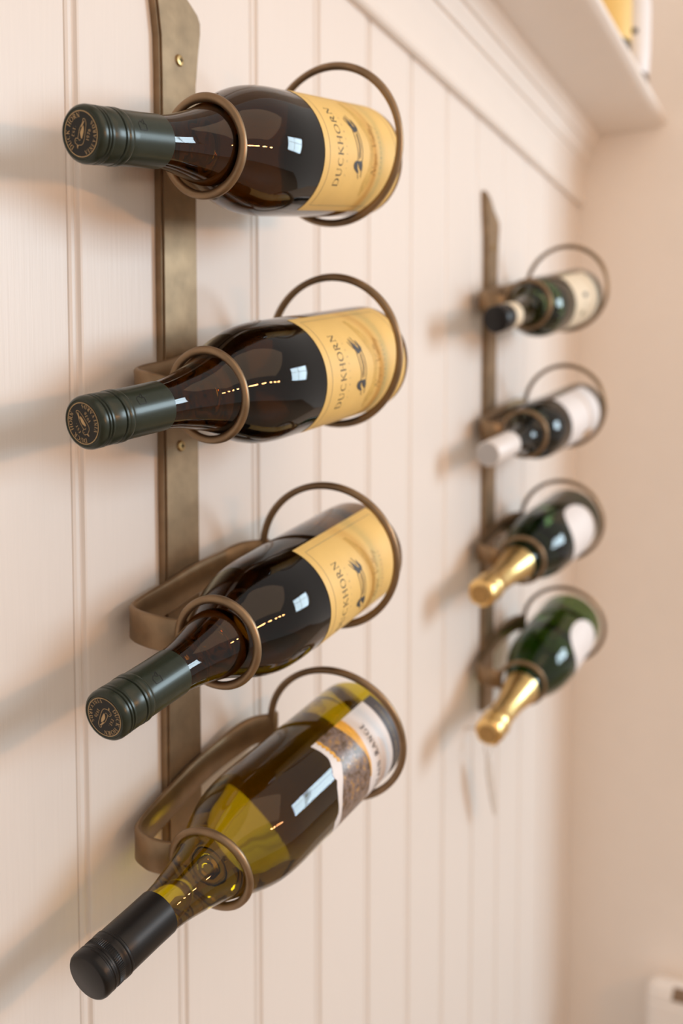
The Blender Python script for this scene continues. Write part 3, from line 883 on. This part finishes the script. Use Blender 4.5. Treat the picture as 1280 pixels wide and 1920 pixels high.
tube('hook_wire', [(1.148, 0.0005, -0.352), (1.148, -0.015, -0.3525), (1.148, -0.026, -0.358), (1.148, -0.0305, -0.3615), (1.148, -0.0345, -0.357), (1.148, -0.0355, -0.351)], 0.0011, M_steel, hook)
# back plate of the hook
fnp = [(1.148 + 0.005 * math.cos(2 * PI * k / 24), 0.005 * math.sin(2 * PI * k / 24) - 0.352) for k in range(24)]
V = [(a - 1.148, 0.0, b + 0.362) for a, b in fnp] + [(a - 1.148, -0.0015, b + 0.362) for a, b in fnp]
F = [tuple(range(24)), tuple(range(47, 23, -1))] + [(k, (k + 1) % 24, 24 + (k + 1) % 24, 24 + k) for k in range(24)]
fix_normals(obj('back_plate', V, F, M_trim, hook))

# heater on the right-hand wall
hx0, hx1 = 1.60, XR - 0.0005
hy0, hy1 = -0.150, -0.385
root = tag(empty('panel_heater', (1.64, -0.27, -1.30)), 'white panel heater with rounded top fixed low on the right wall', 'heater')
hp = [(hx1, -1.30), (hx0 + 0.004, -1.30), (hx0, -1.296), (hx0, -0.914), (hx0 - 0.0005, -0.910), (hx0 + 0.002, -0.907), (hx0 + 0.0005, -0.903), (hx0, -0.899), (hx0 + 0.001, -0.892), (hx0 + 0.005, -0.882), (hx0 + 0.012, -0.877), (hx0 + 0.026, -0.878), (hx1, -0.897)]
secs = []
for dy, sc in ((0.0, 0.012), (0.0025, 0.006), (0.007, 0.002), (0.014, 0.0)):
    secs.append((hy0 - dy, sc))
secs += [(hy1 + dy, sc) for dy, sc in ((0.014, 0.0), (0.007, 0.002), (0.0025, 0.006), (0.0, 0.012))]
V, F = [], []
for y, sc in secs:
    for a, b in hp:
        aa = a + sc if a < hx1 - 0.001 else a
        bb = b - sc if b > -1.0 and b > -0.9 else b
        V.append((aa - 1.64, y + 0.27, bb + 1.30))
n = len(hp)
for i in range(len(secs) - 1):
    for k in range(n):
        k2 = (k + 1) % n
        F.append((i * n + k, i * n + k2, (i + 1) * n + k2, (i + 1) * n + k))
F += [tuple(range(n)), tuple(range(len(V) - 1, len(V) - n - 1, -1))]
body = fix_normals(obj('body', V, F, M_heater, root, True, 30))
# outlet opening on the curved top, with vanes
vp = [(hx0 + 0.0001, -0.8975), (hx0 + 0.0010, -0.892), (hx0 + 0.0050, -0.882), (hx0 + 0.0095, -0.8780)]
V = []
for y in (-0.192, -0.35):
    for a, b in vp: V.append((a - 0.0008 - 1.64, y + 0.27 + (0.004 if y > -0.3 else 0) * ((b + 0.894) / -0.032), b + 0.0006 + 1.30))
F = [(i, i + 1, i + 5, i + 4) for i in range(3)]
obj('vent', V, F, M_vent, root, True)

# bottles on the shelf, seen over its front edge
ST = 0.5575
def upright(name, x, y, prof_, m, label, cat, parts):
    root = tag(empty(name, (x, y, ST)), label, cat, 'bottles on the shelf')
    def lat(nm, pr, mm):
        V, F = [], []
        S = 48
        rings = []
        for r, z in pr:
            if r < 1e-6: V.append((0, 0, z)); rings.append([len(V) - 1])
            else:
                rings.append([len(V) + k for k in range(S)])
                V.extend((r * math.cos(2 * PI * k / S), r * math.sin(2 * PI * k / S), z) for k in range(S))
        for A, B in zip(rings, rings[1:]):
            for k in range(S):
                k2 = (k + 1) % S
                if len(A) == 1: F.append((A[0], B[k], B[k2]))
                elif len(B) == 1: F.append((A[k], A[k2], B[0]))
                else: F.append((A[k], A[k2], B[k2], B[k]))
        return fix_normals(obj(nm, V, F, mm, root))
    lat('glass_body', prof_, m)
    for nm, pr, mm in parts:
        if nm == 'print_mark':
            V, F = [], []
            for i in range(7):
                a = rad(pr[0] + (pr[1] - pr[0]) * i / 6)
                for z in pr[2:4]: V.append((pr[4] * math.cos(a), pr[4] * math.sin(a), z))
            F = [(2 * i, 2 * i + 1, 2 * i + 3, 2 * i + 2) for i in range(6)]
            obj(nm, V, F, mm, root)
        else:
            lat(nm, pr, mm)
    return root
bp_ = [(0, 0.0), (0.034, 0.0), (0.0365, 0.003), (0.0365, 0.17), (0.034, 0.19), (0.022, 0.215), (0.0145, 0.235), (0.0140, 0.30), (0.0, 0.30)]
upright('glass_bottle', 1.44, -0.095, bp_, M_black_glass, 'dark bottle with a yellow label standing on the shelf', 'bottle',
        [('label', [(0.0368, 0.03), (0.0370, 0.031), (0.0370, 0.125), (0.0368, 0.126)], M_yellow)])
wp = [(0, 0.0), (0.026, 0.0), (0.029, 0.002), (0.029, 0.016), (0.0285, 0.018), (0.030, 0.022), (0.0315, 0.05), (0.0315, 0.12), (0.028, 0.145), (0.014, 0.165), (0.012, 0.20), (0.0, 0.20)]
upright('white_bottle', 1.54, -0.1085, wp, M_white_paper, 'white bottle with dark print and brown foot standing on the shelf', 'bottle',
        [('foot', [(0.0292, 0.0), (0.0297, 0.001), (0.0297, 0.016), (0.0292, 0.017)], mat('brown_foot', (0.10, 0.05, 0.025), 0.5, var=0.1)),
         ('print_mark', (172, 215, 0.070, 0.078, 0.0318), M_black_text)])
